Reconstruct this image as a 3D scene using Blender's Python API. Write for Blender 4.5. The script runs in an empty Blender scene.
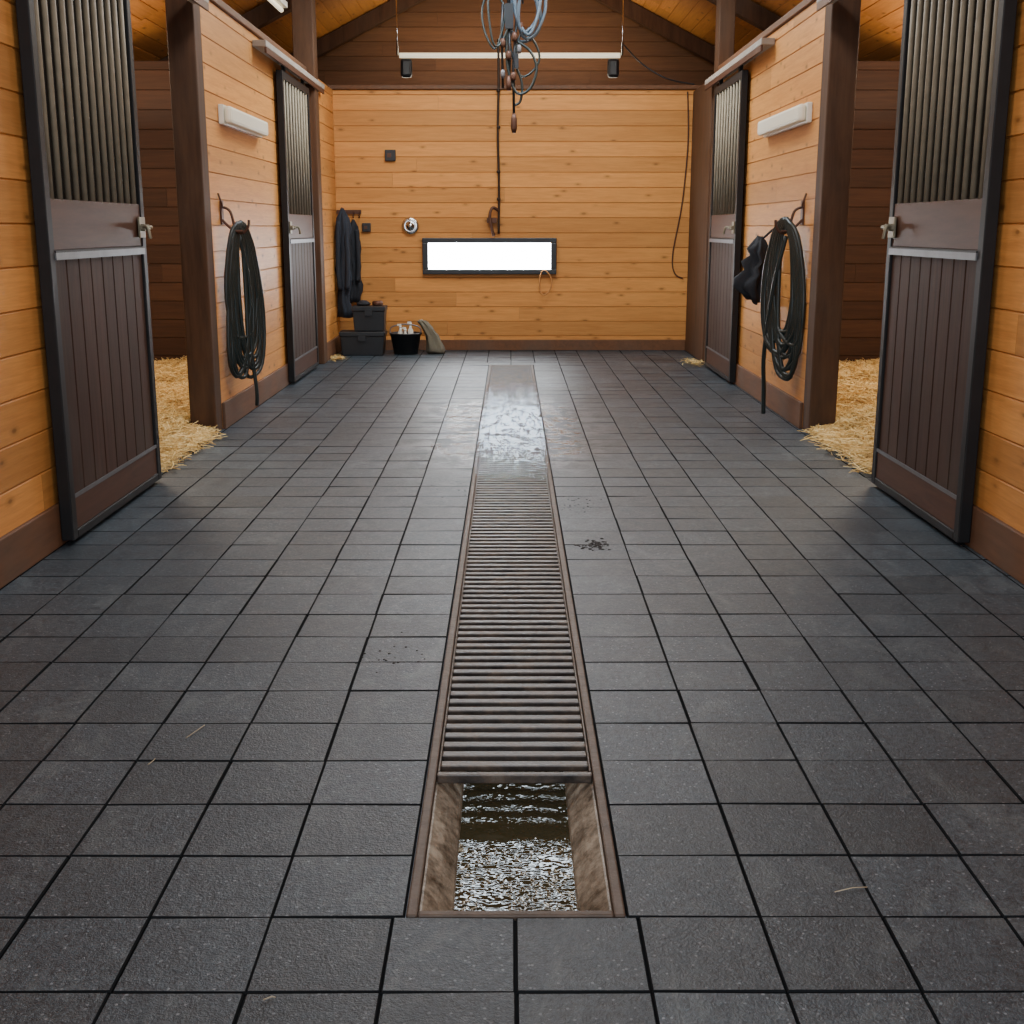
import bpy, math, random
from mathutils import Vector, Matrix, noise
random.seed(7)
C = bpy.context.scene.collection
HALFPI = math.pi/2
XL, XR = -1.83, 1.865          # aisle faces of the side walls
XL2 = -1.775                    # short wall return next to the back wall
YB = 12.8                       # back wall
HW = 2.6                        # wall height
DX0, DX1, DY0, DY1 = -0.197, 0.218, 2.03, 11.38   # drain rectangle
def roofz(x): return 4.38-0.5*abs(x)

# ------------------------------------------------------------------ materials
def newmat(name):
    m = bpy.data.materials.new(name); m.use_nodes = True
    nt = m.node_tree; nt.nodes.clear()
    out = nt.nodes.new('ShaderNodeOutputMaterial')
    b = nt.nodes.new('ShaderNodeBsdfPrincipled')
    nt.links.new(b.outputs[0], out.inputs[0])
    return m, nt, b
def N(nt, t, **kw):
    n = nt.nodes.new(t)
    for k, v in kw.items():
        setattr(n, k, v)
    return n
def L(nt, a, b): nt.links.new(a, b)
def ramp(nt, fac, stops):
    r = N(nt, 'ShaderNodeValToRGB')
    el = r.color_ramp.elements
    while len(el) < len(stops): el.new(0.5)
    for e, (p, c) in zip(el, stops):
        e.position = p; e.color = (c[0], c[1], c[2], 1) if len(c) == 3 else c
    L(nt, fac, r.inputs[0]); return r.outputs[0]
def g(v): return (v, v, v)
def mix(nt, fac, a, b, mode='MIX'):
    m = N(nt, 'ShaderNodeMix', data_type='RGBA', blend_type=mode)
    for sock, v in ((m.inputs[0], fac), (m.inputs[6], a), (m.inputs[7], b)):
        if isinstance(v, (int, float)): sock.default_value = v
        elif isinstance(v, tuple): sock.default_value = (v[0], v[1], v[2], 1)
        else: L(nt, v, sock)
    return m.outputs[2]
def math_(nt, op, a, b=None, c=None):
    m = N(nt, 'ShaderNodeMath', operation=op)
    for i, v in enumerate((a, b, c)):
        if v is None: continue
        if isinstance(v, (int, float)): m.inputs[i].default_value = v
        else: L(nt, v, m.inputs[i])
    return m.outputs[0]
def coords(nt, kind='UV', scale=(1, 1, 1)):
    t = N(nt, 'ShaderNodeTexCoord'); mp = N(nt, 'ShaderNodeMapping')
    mp.inputs['Scale'].default_value = scale
    L(nt, t.outputs[kind], mp.inputs[0]); return mp.outputs[0]
def tex(nt, vec, scale=5, detail=4, rough=0.55, dist=0.0):
    n = N(nt, 'ShaderNodeTexNoise'); L(nt, vec, n.inputs['Vector'])
    n.inputs['Scale'].default_value = scale; n.inputs['Detail'].default_value = detail
    n.inputs['Roughness'].default_value = rough; n.inputs['Distortion'].default_value = dist
    return n.outputs['Fac']
def bump(nt, b, h, strength=0.2, dist=0.01):
    n = N(nt, 'ShaderNodeBump'); n.inputs['Strength'].default_value = strength
    n.inputs['Distance'].default_value = dist
    L(nt, h, n.inputs['Height']); L(nt, n.outputs[0], b.inputs['Normal'])

def wood(name, light, dark, knots=True, rough=0.5, kind='UV', stretch=(0.9, 14, 1), dirt=0.0, spec=.35):
    m, nt, b = newmat(name)
    v = coords(nt, kind, stretch)
    n1 = tex(nt, v, 2.2, 6, 0.6, 0.6)
    col = ramp(nt, n1, [(0.25, dark), (0.62, light)])
    n2 = tex(nt, v, 9, 3, 0.6)
    col = mix(nt, 0.35, col, ramp(nt, n2, [(0.3, tuple(c*0.72 for c in light)), (0.7, tuple(min(1, c*1.12) for c in light))]))
    if knots:
        uv = coords(nt, 'UV', (3.1, 6.8, 1))
        vo = N(nt, 'ShaderNodeTexVoronoi', voronoi_dimensions='2D'); L(nt, uv, vo.inputs['Vector']); vo.inputs['Scale'].default_value = 1.0
        dd = math_(nt, 'ADD', vo.outputs['Distance'], math_(nt, 'MULTIPLY', tex(nt, coords(nt, 'UV', (3, 3, 1)), 1.7, 2), .10))
        k = ramp(nt, dd, [(0.085, g(1)), (0.125, g(0.4)), (0.22, g(0))])
        sel = ramp(nt, vo.outputs['Color'], [(0.42, g(0)), (0.50, g(1))])
        k = math_(nt, 'MULTIPLY', k, sel)
        col = mix(nt, math_(nt, 'MULTIPLY', k, 0.72), col, tuple(c*0.32 for c in dark))
    at = N(nt, 'ShaderNodeAttribute', attribute_name='tint')
    col = mix(nt, 1.0, col, ramp(nt, math_(nt, 'MULTIPLY_ADD', at.outputs['Fac'], 0.5, 0.5), [(0, g(0.68)), (1, g(1.0))]), 'MULTIPLY')
    if dirt:
        d = tex(nt, coords(nt, 'Object', (1, 1, 1)), 1.7, 4)
        col = mix(nt, math_(nt, 'MULTIPLY', ramp(nt, d, [(0.45, g(0)), (0.7, g(1))]), dirt), col, (0.09, 0.075, 0.06))
    L(nt, col, b.inputs['Base Color'])
    b.inputs['Roughness'].default_value = rough
    b.inputs['Specular IOR Level'].default_value = spec
    bump(nt, b, n1, 0.15, 0.004)
    return m
def plain(name, col, rough=0.5, metal=0.0, var=0.25, scale=12, bumpk=0.0, bscale=60, spec=.5):
    m, nt, b = newmat(name)
    v = coords(nt, 'Object')
    n = tex(nt, v, scale, 4)
    c = mix(nt, n, tuple(x*(1-var) for x in col), tuple(min(1, x*(1+var)) for x in col))
    L(nt, c, b.inputs['Base Color'])
    b.inputs['Roughness'].default_value = rough; b.inputs['Metallic'].default_value = metal
    b.inputs['Specular IOR Level'].default_value = spec
    if bumpk:
        bump(nt, b, tex(nt, v, bscale, 3), bumpk, 0.004)
    return m
def emit(name, col, s):
    m, nt, b = newmat(name)
    b.inputs['Base Color'].default_value = (*col, 1)
    b.inputs['Emission Color'].default_value = (*col, 1)
    b.inputs['Emission Strength'].default_value = s
    return m

M_pine = wood('varnished_pine', (0.76, 0.338, 0.088), (0.53, 0.200, 0.043), True, 0.50, spec=.28)
M_roof = wood('roof_pine', (0.70, 0.29, 0.070), (0.46, 0.16, 0.036), True, 0.6)
M_darkpl = wood('dark_brown_planks', (0.10, 0.047, 0.025), (0.048, 0.022, 0.013), False, 0.6)
M_gable = wood('brown_gable_planks', (0.26, 0.115, 0.046), (0.145, 0.064, 0.027), False, 0.6)
M_post = wood('dark_timber', (0.120, 0.057, 0.028), (0.034, 0.016, 0.009), False, 0.65, 'Object', (7, 7, 0.8), 0.25, spec=.25)
M_base = wood('brown_baseboard', (0.20, 0.085, 0.036), (0.10, 0.044, 0.020), False, 0.6, 'Object', (9, 0.9, 9), 0.5)
M_doorpl = wood('door_planks', (0.070, 0.033, 0.021), (0.028, 0.014, 0.010), False, 0.6, dirt=.35, spec=.2)
M_rail = wood('door_rail_wood', (0.105, 0.044, 0.024), (0.048, 0.020, 0.012), False, 0.5, 'Object', (9, 0.9, 9), spec=.25)
M_steel = plain('black_steel', (0.014, 0.014, 0.015), 0.5, 0.3, 0.3, spec=.35)
M_mesh = plain('dark_gap_sheet', (0.022, 0.020, 0.017), 0.95, 0, 0.2, spec=.05)
M_bar = plain('galvanised_bars', (0.27, 0.23, 0.165), 0.6, 0.1, 0.3, 20, spec=.2)
M_strip = plain('worn_steel_strip', (0.16, 0.16, 0.17), 0.45, 0.6)
M_track = plain('grey_track', (0.34, 0.31, 0.27), 0.6, 0.1)
M_brass = plain('aged_brass', (0.24, 0.215, 0.15), 0.45, 0.7, .35)
M_hose = plain('dark_green_hose', (0.017, 0.025, 0.024), 0.34, 0, 0.4, 8)
M_bluehose = plain('blue_grey_hose', (0.060, 0.085, 0.112), 0.42, 0, 0.3)
M_black = plain('black_plastic', (0.014, 0.015, 0.017), 0.4, 0, 0.3)
M_cloth = plain('black_cloth', (0.013, 0.015, 0.02), 0.85, 0, 0.4, 20, 0.4, 90)
M_navy = plain('navy_cloth', (0.014, 0.019, 0.030), 0.85, 0, 0.4, 20, 0.4, 90)
M_olive = plain('olive_cloth', (0.13, 0.115, 0.08), 0.9, 0, 0.3, 20, 0.4, 90)
M_white = plain('white_plastic', (0.70, 0.67, 0.58), 0.35, 0, 0.05)
M_diff = emit('lamp_diffuser', (0.80, 0.74, 0.58), 0.08)
M_chrome = plain('chrome', (0.62, 0.62, 0.62), 0.15, 1.0, 0.1)
M_rust = plain('red_brown_metal', (0.10, 0.045, 0.028), 0.5, 0.5)
M_red = plain('dark_pipe', (0.04, 0.025, 0.018), 0.45, 0.5)
M_tube = emit('lit_tube', (1.0, 0.90, 0.66), 1.0)
M_win = emit('window_daylight', (0.90, 0.96, 1.0), 34.0)
M_roofglow = emit('added_roof_glow', (0.78, 0.90, 1.0), 22.0)  # glow of the added roof panel
M_rope = plain('orange_cord', (0.55, 0.25, 0.08), 0.8)
M_stalk = plain('pale_straw_stalk', (0.42, 0.36, 0.25), 0.7)

def m_tile():
    m, nt, b = newmat('rubber_paver')
    v = coords(nt, 'Object')
    n1 = tex(nt, v, 0.9, 6, 0.65)
    n2 = tex(nt, v, 170, 2, 0.7)
    n3 = tex(nt, v, 14, 6, 0.72)
    n4 = tex(nt, v, 60, 4, 0.75)
    col = ramp(nt, n1, [(0.35, (0.011, 0.021, 0.033)), (0.65, (0.026, 0.046, 0.063))])
    col = mix(nt, 0.5, col, ramp(nt, n3, [(0.36, (0.006, 0.011, 0.018)), (0.66, (0.054, 0.082, 0.106))]))
    col = mix(nt, 0.45, col, ramp(nt, n4, [(0.40, (0.005, 0.009, 0.015)), (0.64, (0.084, 0.116, 0.142))]))
    vo = N(nt, 'ShaderNodeTexVoronoi'); L(nt, v, vo.inputs['Vector']); vo.inputs['Scale'].default_value = 75
    fl = math_(nt, 'MULTIPLY', ramp(nt, vo.outputs['Distance'], [(0.15, g(1)), (0.26, g(0))]), ramp(nt, vo.outputs['Color'], [(0.60, g(0)), (0.65, g(1))]))
    col = mix(nt, math_(nt, 'MULTIPLY', fl, 0.7), col, (0.25, 0.29, 0.33))
    sp = ramp(nt, n2, [(0.57, g(0)), (0.68, g(1))])
    col = mix(nt, math_(nt, 'MULTIPLY', sp, 0.5), col, (0.12, 0.155, 0.19))
    sc = ramp(nt, tex(nt, coords(nt, 'Object', (1.0, 0.5, 1)), 5.5, 7, 0.78, 1.4), [(0.51, g(0)), (0.67, g(1))])
    col = mix(nt, math_(nt, 'MULTIPLY', sc, 0.50), col, (0.125, 0.155, 0.165))
    at = N(nt, 'ShaderNodeAttribute', attribute_name='tint')
    col = mix(nt, 1.0, col, ramp(nt, math_(nt, 'MULTIPLY_ADD', at.outputs['Fac'], 0.5, 0.5), [(0, g(0.58)), (1, g(1.0))]), 'MULTIPLY')
    sx = N(nt, 'ShaderNodeSeparateXYZ'); L(nt, v, sx.inputs[0])
    ax = math_(nt, 'ABSOLUTE', sx.outputs[0])
    mx = ramp(nt, math_(nt, 'MULTIPLY_ADD', n1, 0.5, ax), [(0.50, g(1)), (1.0, g(0))])
    ys = math_(nt, 'MULTIPLY', sx.outputs[1], 0.1)
    my = ramp(nt, ys, [(0.60, g(0)), (0.70, g(1)), (0.86, g(1)), (0.94, g(0))])
    wet = math_(nt, 'MULTIPLY', mx, my)
    wet = math_(nt, 'MULTIPLY', wet, ramp(nt, tex(nt, v, 7, 7, .75), [(0.46, g(0)), (0.52, g(1))]))
    r = math_(nt, 'MULTIPLY_ADD', n3, 0.30, 0.30)
    r2 = N(nt, 'ShaderNodeMix', data_type='FLOAT'); L(nt, wet, r2.inputs[0]); L(nt, r, r2.inputs[2]); r2.inputs[3].default_value = 0.15
    L(nt, r2.outputs[0], b.inputs['Roughness'])
    L(nt, col, b.inputs['Base Color'])
    bump(nt, b, math_(nt, 'ADD', n2, math_(nt, 'ADD', n3, n4)), 0.7, 0.003)
    return m
M_tile = m_tile()
M_joint = plain('paver_joint', (0.010, 0.012, 0.014), 0.95, spec=.1)
def m_grate():
    m, nt, b = newmat('wet_rusty_grate')
    v = coords(nt, 'Object')
    n = tex(nt, v, 11, 6, 0.7)
    n2 = tex(nt, v, 70, 3, 0.6)
    col = ramp(nt, n, [(0.34, (0.022, 0.018, 0.016)), (0.50, (0.060, 0.048, 0.040)), (0.60, (0.10, 0.074, 0.054)), (0.72, (0.15, 0.13, 0.11))])
    L(nt, col, b.inputs['Base Color'])
    b.inputs['Metallic'].default_value = 0.25
    L(nt, math_(nt, 'MULTIPLY_ADD', n, 0.4, 0.20), b.inputs['Roughness'])
    bump(nt, b, n2, 0.55, 0.003)
    return m
M_grate = m_grate()
M_frame = plain('rusted_frame', (0.085, 0.060, 0.043), 0.55, 0.3, 0.8, 16, 0.5, 60)
def m_trough():
    m, nt, b = newmat('stained_concrete')
    v = coords(nt, 'Object')
    n = tex(nt, v, 9, 7, 0.75)
    n2 = tex(nt, v, 45, 4, 0.7)
    col = ramp(nt, n, [(0.38, (0.06, 0.045, 0.028)), (0.5, (0.24, 0.205, 0.155)), (0.62, (0.46, 0.42, 0.34))])
    col = mix(nt, 0.3, col, ramp(nt, n2, [(0.40, (0.05, 0.036, 0.022)), (0.60, (0.45, 0.41, 0.34))]))
    L(nt, col, b.inputs['Base Color']); b.inputs['Roughness'].default_value = 0.38
    bump(nt, b, n, 0.4, 0.008); return m
M_trough = m_trough()
def m_water():
    m, nt, b = newmat('murky_water')
    b.inputs['Base Color'].default_value = (0.045, 0.040, 0.020, 1)
    b.inputs['Roughness'].default_value = 0.02; b.inputs['IOR'].default_value = 1.33
    b.inputs['Specular IOR Level'].default_value = .6
    return m
M_water = m_water()
def m_film():
    m = bpy.data.materials.new('water_film'); m.use_nodes = True
    nt = m.node_tree; nt.nodes.clear()
    out = N(nt, 'ShaderNodeOutputMaterial'); tr = N(nt, 'ShaderNodeBsdfTransparent'); gl = N(nt, 'ShaderNodeBsdfGlossy')
    tr.inputs[0].default_value = (.97, .97, .97, 1)
    gl.inputs['Roughness'].default_value = 0.11
    gl.inputs['Color'].default_value = (.70, .82, .95, 1)
    fr = N(nt, 'ShaderNodeFresnel'); fr.inputs[0].default_value = 1.5
    v = coords(nt, 'Object')
    patch = ramp(nt, tex(nt, coords(nt, 'Object', (1, .34, 1)), 20, 6, .8), [(.45, g(0.05)), (.53, g(1))])
    sx = N(nt, 'ShaderNodeSeparateXYZ'); L(nt, v, sx.inputs[0])
    my = ramp(nt, math_(nt, 'MULTIPLY', sx.outputs[1], 0.0833), [(0.50, g(0)), (0.66, g(1)), (.82, g(.9)), (.92, g(.12))])
    # slats and gaps break the film up
    wv = math_(nt, 'SINE', math_(nt, 'MULTIPLY', sx.outputs[1], 2*math.pi*17/0.9664))
    br = ramp(nt, math_(nt, 'MULTIPLY_ADD', wv, .5, .5), [(.15, g(.45)), (.6, g(1))])
    fac = math_(nt, 'MULTIPLY', math_(nt, 'MULTIPLY', math_(nt, 'MULTIPLY', fr.outputs[0], patch), my), br)
    ms = N(nt, 'ShaderNodeMixShader'); L(nt, fac, ms.inputs[0]); L(nt, tr.outputs[0], ms.inputs[1]); L(nt, gl.outputs[0], ms.inputs[2])
    n = tex(nt, coords(nt, 'Object', (1, .5, 1)), 34, 3, .6)
    bp = N(nt, 'ShaderNodeBump'); bp.inputs['Strength'].default_value = .75; bp.inputs['Distance'].default_value = .005
    L(nt, n, bp.inputs['Height']); L(nt, bp.outputs[0], gl.inputs['Normal'])
    L(nt, ms.outputs[0], out.inputs[0]); return m
M_film = m_film()
def m_straw():
    m, nt, b = newmat('straw')
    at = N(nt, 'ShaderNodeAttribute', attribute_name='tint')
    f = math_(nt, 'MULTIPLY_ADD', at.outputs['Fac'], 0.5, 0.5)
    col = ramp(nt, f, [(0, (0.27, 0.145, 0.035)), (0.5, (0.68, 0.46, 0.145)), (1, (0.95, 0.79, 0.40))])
    L(nt, col, b.inputs['Base Color']); b.inputs['Roughness'].default_value = 0.6; return m
M_straw = m_straw()
M_dirt = plain('dried_mud', (0.014, 0.012, 0.011), 0.9)

# ------------------------------------------------------------------ mesh helpers
class MB:
    def __init__(s): s.v = []; s.f = []; s.mi = []; s.t = []; s.uv = []; s.sm = []
    def face(s, idx, mi=0, tint=0.0, uv=None, smooth=False):
        s.f.append(tuple(idx)); s.mi.append(mi); s.t.append(tint)
        s.uv.append(uv if uv else [(0, 0)]*len(idx)); s.sm.append(smooth)
    def box(s, x0, x1, y0, y1, z0, z1, mi=0, tint=0.0):
        b = len(s.v)
        s.v += [(x0,y0,z0),(x1,y0,z0),(x1,y1,z0),(x0,y1,z0),(x0,y0,z1),(x1,y0,z1),(x1,y1,z1),(x0,y1,z1)]
        for q in ((0,3,2,1),(4,5,6,7),(0,1,5,4),(1,2,6,5),(2,3,7,6),(3,0,4,7)):
            s.face([b+i for i in q], mi, tint)
    def tube(s, pts, r, seg=8, mi=0, closed=False):
        pts = [Vector(p) for p in pts]; n = len(pts); b = len(s.v)
        prev = None
        rr = r if isinstance(r, (list, tuple)) else [r]*n
        for i, p in enumerate(pts):
            if closed: d = pts[(i+1) % n]-pts[i-1]
            else: d = pts[min(i+1, n-1)]-pts[max(i-1, 0)]
            d.normalize()
            if prev is None:
                a = d.orthogonal().normalized()
            else:
                a = prev-d*prev.dot(d)
                a = a.normalized() if a.length > 1e-6 else d.orthogonal().normalized()
            prev = a; c = d.cross(a)
            for k in range(seg):
                t = 2*math.pi*k/seg
                s.v.append(tuple(p+(a*math.cos(t)+c*math.sin(t))*rr[i]))
        m = n if closed else n-1
        for i in range(m):
            j = (i+1) % n
            for k in range(seg):
                k2 = (k+1) % seg
                s.face([b+i*seg+k, b+i*seg+k2, b+j*seg+k2, b+j*seg+k], mi, smooth=True)
        if not closed:
            s.face([b+k for k in range(seg)][::-1], mi); s.face([b+(n-1)*seg+k for k in range(seg)], mi)
    def lathe(s, prof, M=Matrix(), seg=20, mi=0, smooth=True):
        b = len(s.v); n = len(prof)
        for r, z in prof:
            for k in range(seg):
                t = 2*math.pi*k/seg
                s.v.append(tuple(M @ Vector((r*math.cos(t), r*math.sin(t), z))))
        for i in range(n-1):
            for k in range(seg):
                k2 = (k+1) % seg
                s.face([b+i*seg+k, b+i*seg+k2, b+(i+1)*seg+k2, b+(i+1)*seg+k], mi, smooth=smooth)
        s.face([b+k for k in range(seg)][::-1], mi); s.face([b+(n-1)*seg+k for k in range(seg)], mi)
    def obj(s, name, mats, parent=None, loc=None, bevel=0, link=True, label=None):
        me = bpy.data.meshes.new(name); me.from_pydata(s.v, [], s.f)
        if not isinstance(mats, (list, tuple)): mats = [mats]
        for m in mats: me.materials.append(m)
        me.polygons.foreach_set('material_index', s.mi)
        me.polygons.foreach_set('use_smooth', s.sm)
        a = me.attributes.new('tint', 'FLOAT', 'FACE'); a.data.foreach_set('value', s.t)
        u = me.uv_layers.new(name='UVMap'); flat = []
        for q in s.uv:
            for w in q: flat += [w[0], w[1]]
        u.data.foreach_set('uv', flat)
        o = bpy.data.objects.new(name, me); C.objects.link(o)
        if loc: o.location = loc
        if parent: o.parent = parent
        if bevel:
            md = o.modifiers.new('Bevel', 'BEVEL'); md.width = bevel; md.segments = 2; md.limit_method = 'ANGLE'
        if label: o['label'] = label
        return o
def smooth(pts, n=8, closed=False):
    P = [Vector(p) for p in pts]; out = []; m = len(P)
    rng = m if closed else m-1
    for i in range(rng):
        if closed: a, b, c, d = P[i-1], P[i], P[(i+1) % m], P[(i+2) % m]
        else: a, b, c, d = P[max(i-1, 0)], P[i], P[i+1], P[min(i+2, m-1)]
        for k in range(n):
            t = k/n
            out.append(0.5*((2*b)+(c-a)*t+(2*a-5*b+4*c-d)*t*t+(3*b-a-3*c+d)*t**3))
    if not closed: out.append(P[-1])
    return out
def empty(name, loc, rotz=0):
    o = bpy.data.objects.new(name, None); o.empty_display_size = 0.1
    o.location = loc; o.rotation_euler = (0, 0, rotz); C.objects.link(o); return o
def thing(o, label, cat, group=None):
    o['label'] = label; o['category'] = cat
    if group: o['group'] = group
    return o
def struct(o, label=None):
    o['kind'] = 'structure'
    if label: o['label'] = label
    return o

def planks(mb, O, U, V, Nn, ext, v0, v1, pitch=0.158, thick=0.10, mi=0, backmi=0, gap=0.0032, dep=0.0065, lmin=2.6, lmax=4.6):
    """boards running along U, stacked along V, facing Nn; ext(v)->(u0,u1)"""
    O, U, V, Nn = Vector(O), Vector(U), Vector(V), Vector(Nn)
    flip = U.cross(V).dot(Nn) < 0
    def F(idx, *a, **k):
        mb.face(idx[::-1] if flip else idx, *a, **k)
    v = v0
    while v < v1-1e-4:
        w = min(v+pitch, v1)
        a0, a1 = ext(v+1e-4) ; b0, b1 = ext(w-1e-4)
        u0, u1 = max(a0, b0), min(a1, b1)
        if u1 > u0+0.02:
            u = u0; first = random.uniform(0.6, lmax)
            while u < u1-1e-4:
                e = u+(first if u == u0 else random.uniform(lmin, lmax))
                if e > u1-0.4: e = u1
                ti = random.uniform(-1, 1); ou, ov = random.uniform(0, 50), random.uniform(0, 50)
                b = len(mb.v)
                for dd, gg, gu in ((0, gap+0.0022, 0.001), (-dep, gap*0.4, 0.0003)):
                    for (uu, vv) in ((u+gu, v+gg), (e-gu, v+gg), (e-gu, w-gg), (u+gu, w-gg)):
                        mb.v.append(tuple(O+U*uu+V*vv+Nn*dd))
                uv = [(ou, ov), (ou+e-u, ov), (ou+e-u, ov+w-v), (ou, ov+w-v)]
                if flip: F([b, b+1, b+2, b+3], mi, ti, uv[::-1])
                else: F([b, b+1, b+2, b+3], mi, ti, uv)
                for k in range(4):
                    k2 = (k+1) % 4
                    F([b+4+k, b+4+k2, b+k2, b+k], mi, ti*.4-.5, [uv[k]]*4)
                u = e
            b = len(mb.v)
            for dd in (-dep, -thick):
                for (uu, vv) in ((u0, v), (u1, v), (u1, w), (u0, w)):
                    mb.v.append(tuple(O+U*uu+V*vv+Nn*dd))
            for q in ((0,1,2,3),(7,6,5,4),(4,5,1,0),(5,6,2,1),(6,7,3,2),(7,4,0,3)):
                F([b+i for i in q], backmi, -1)
        v = w

# ------------------------------------------------------------------ walls
def sidewall(name, x, nx, y0, y1):
    mb = MB()
    planks(mb, (x, 0, 0), (0, 1, 0), (0, 0, 1), (nx, 0, 0), lambda v: (y0, y1), 0.0, HW, thick=0.12)
    return struct(mb.obj(name, [M_pine]))
sidewall('wall_left', XL, 1, -1.5, 6.0)
sidewall('wall_left.001', XL, 1, 7.66, 11.45)
sidewall('wall_left.002', XL2, 1, 11.661, YB-.001)
sidewall('wall_right', XR, -1, -1.5, 5.9)
sidewall('wall_right.001', XR, -1, 7.66, YB-.001)
mb = MB(); planks(mb, (0, YB, 0), (1, 0, 0), (0, 0, 1), (0, -1, 0), lambda v: (XL-0.1, XR+0.1), 0, HW, pitch=.15, thick=0.12)
struct(mb.obj('wall_back', [M_pine]))
mb = MB()
planks(mb, (0, 14.7, 0), (1, 0, 0), (0, 0, 1), (0, -1, 0),
       lambda v: (-min(4.4, (4.37-v)/0.5), min(4.4, (4.37-v)/0.5)), 0, 4.33, thick=0.1)
b = len(mb.v)
pr = [(-4.5, 0), (4.5, 0), (4.5, 2.20), (0, 4.45), (-4.5, 2.20)]
mb.v += [(x, 14.715, z) for x, z in pr]; mb.face([b+i for i in range(5)], 0, -.8)
struct(mb.obj('wall_gable', [M_gable]))
for nm, x, nx in (('wall_outer_left', -4.4, 1), ('wall_outer_right', 4.4, -1)):
    mb = MB(); planks(mb, (x, 0, 0), (0, 1, 0), (0, 0, 1), (nx, 0, 0), lambda v: (-1.5, 14.7), 0, 2.17)
    struct(mb.obj(nm, [M_darkpl]))
def partition(name, y, ny, side):
    mb = MB()
    lim = lambda v: min(4.4, (4.30-v)/0.5)
    if side < 0: ext = lambda v: (-lim(v), XL-0.121)
    else: ext = lambda v: (XR+0.121, lim(v))
    planks(mb, (0, y, 0), (1, 0, 0), (0, 0, 1), (0, ny, 0), ext, 0, HW, thick=0.08)
    struct(mb.obj(name, [M_darkpl]))
partition('wall_partition_left', 10.65, -1, -1); partition('wall_partition_right', 10.65, -1, 1)
partition('wall_partition_left.001', 4.9, 1, -1); partition('wall_partition_right.001', 4.9, 1, 1)
sl = math.sqrt(1.25)
GLOW_Y0, GLOW_Y1, GLOW_X = 9.1, 10.5, 0.70  # extent of the added glowing panel at the ridge
mb = MB()
for sgn in (-1, 1):
    for (ya, yb, va) in ((-1.5, GLOW_Y0, 0.0), (GLOW_Y0, GLOW_Y1, GLOW_X*sl), (GLOW_Y1, 14.75, 0.0)):
        planks(mb, (0, 0, 4.38), (0, 1, 0), (sgn/sl, 0, -0.5/sl), (-sgn*0.5/sl, 0, -1/sl), lambda v: (ya, yb), va, 4.6*sl, pitch=0.15, thick=0.06)
struct(mb.obj('ceiling', [M_roof]))
mb = MB()
mb.v = [(-GLOW_X, GLOW_Y0, roofz(GLOW_X)+.02), (0, GLOW_Y0, 4.40), (GLOW_X, GLOW_Y0, roofz(GLOW_X)+.02), (-GLOW_X, GLOW_Y1, roofz(GLOW_X)+.02), (0, GLOW_Y1, 4.40), (GLOW_X, GLOW_Y1, roofz(GLOW_X)+.02)]
mb.face([0, 1, 4, 3]); mb.face([1, 2, 5, 4])
struct(mb.obj('roof_glow_panel', [M_roofglow]), 'added glowing ridge panel for the water reflection')  # unseen panel added for a bright reflection in the water and cool fill
k = 1
for y in (14.45, 11.9, 8.85, 6.9, 4.4, 1.9, -0.6):
    mb = MB()
    for sgn in (-1, 1):
        x1 = sgn*4.28; off = 0.012; dp = 0.17
        b = len(mb.v)
        for (xx, yy) in ((0, y-.06), (0, y+.06), (x1, y+.06), (x1, y-.06)):
            mb.v.append((xx, yy, roofz(xx)-off))
        for (xx, yy) in ((0, y-.06), (0, y+.06), (x1, y+.06), (x1, y-.06)):
            mb.v.append((xx, yy, roofz(xx)-off-dp))
        for q in ((0,1,2,3),(4,7,6,5),(0,4,5,1),(1,5,6,2),(2,6,7,3),(3,7,4,0)):
            mb.face([b+i for i in q])
    struct(mb.obj('trim_%d' % k, [M_post]), 'dark timber roof rafter pair'); k += 1
for a, b_ in ((-1.4, GLOW_Y0-.05), (GLOW_Y1+.05, 14.6)):
    mb = MB(); mb.box(-0.06, 0.06, a, b_, 4.12, 4.30); struct(mb.obj('trim_%d' % k, [M_post])); k += 1
def post(x0, x1, y0, y1, z1):
    global k
    mb = MB(); mb.box(x0, x1, y0, y1, 0, z1)
    struct(mb.obj('trim_%d' % k, [M_post], bevel=0.008), 'dark brown timber post'); k += 1
post(XL-0.16, XL+0.002, 7.49, 7.659, roofz(1.99)-0.02)
post(XR-0.002, XR+0.165, 7.49, 7.659, roofz(2.03)-0.02)
post(XL-0.16, XL-0.001, 6.001, 6.05, roofz(1.99)-0.02)
post(XR+0.001, XR+0.165, 5.901, 5.95, roofz(2.03)-0.02)
post(XL-0.10, XL+0.085, 11.455, 11.66, roofz(1.93)-0.02)
post(XR-0.03, XR+0.12, 11.6, 12.78, 2.58)
post(XR-0.02, XR+0.12, 11.38, 11.59, roofz(1.985)-0.02)
for (a, b_, c, d) in ((XL-0.14, XL+0.02, -1.5, 6.0), (XL-0.14, XL+0.02, 7.67, 11.44), (XR-0.02, XR+0.14, -1.5, 5.9), (XR-0.02, XR+0.14, 7.67, 11.37)):
    mb = MB(); mb.box(a, b_, c, d, HW, HW+0.045); struct(mb.obj('trim_%d' % k, [M_base], bevel=0.005)); k += 1
mb = MB(); mb.box(XL-0.1, XR+0.1, YB-0.03, YB+0.14, HW, HW+0.04); struct(mb.obj('trim_%d' % k, [M_base], bevel=0.005)); k += 1
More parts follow.
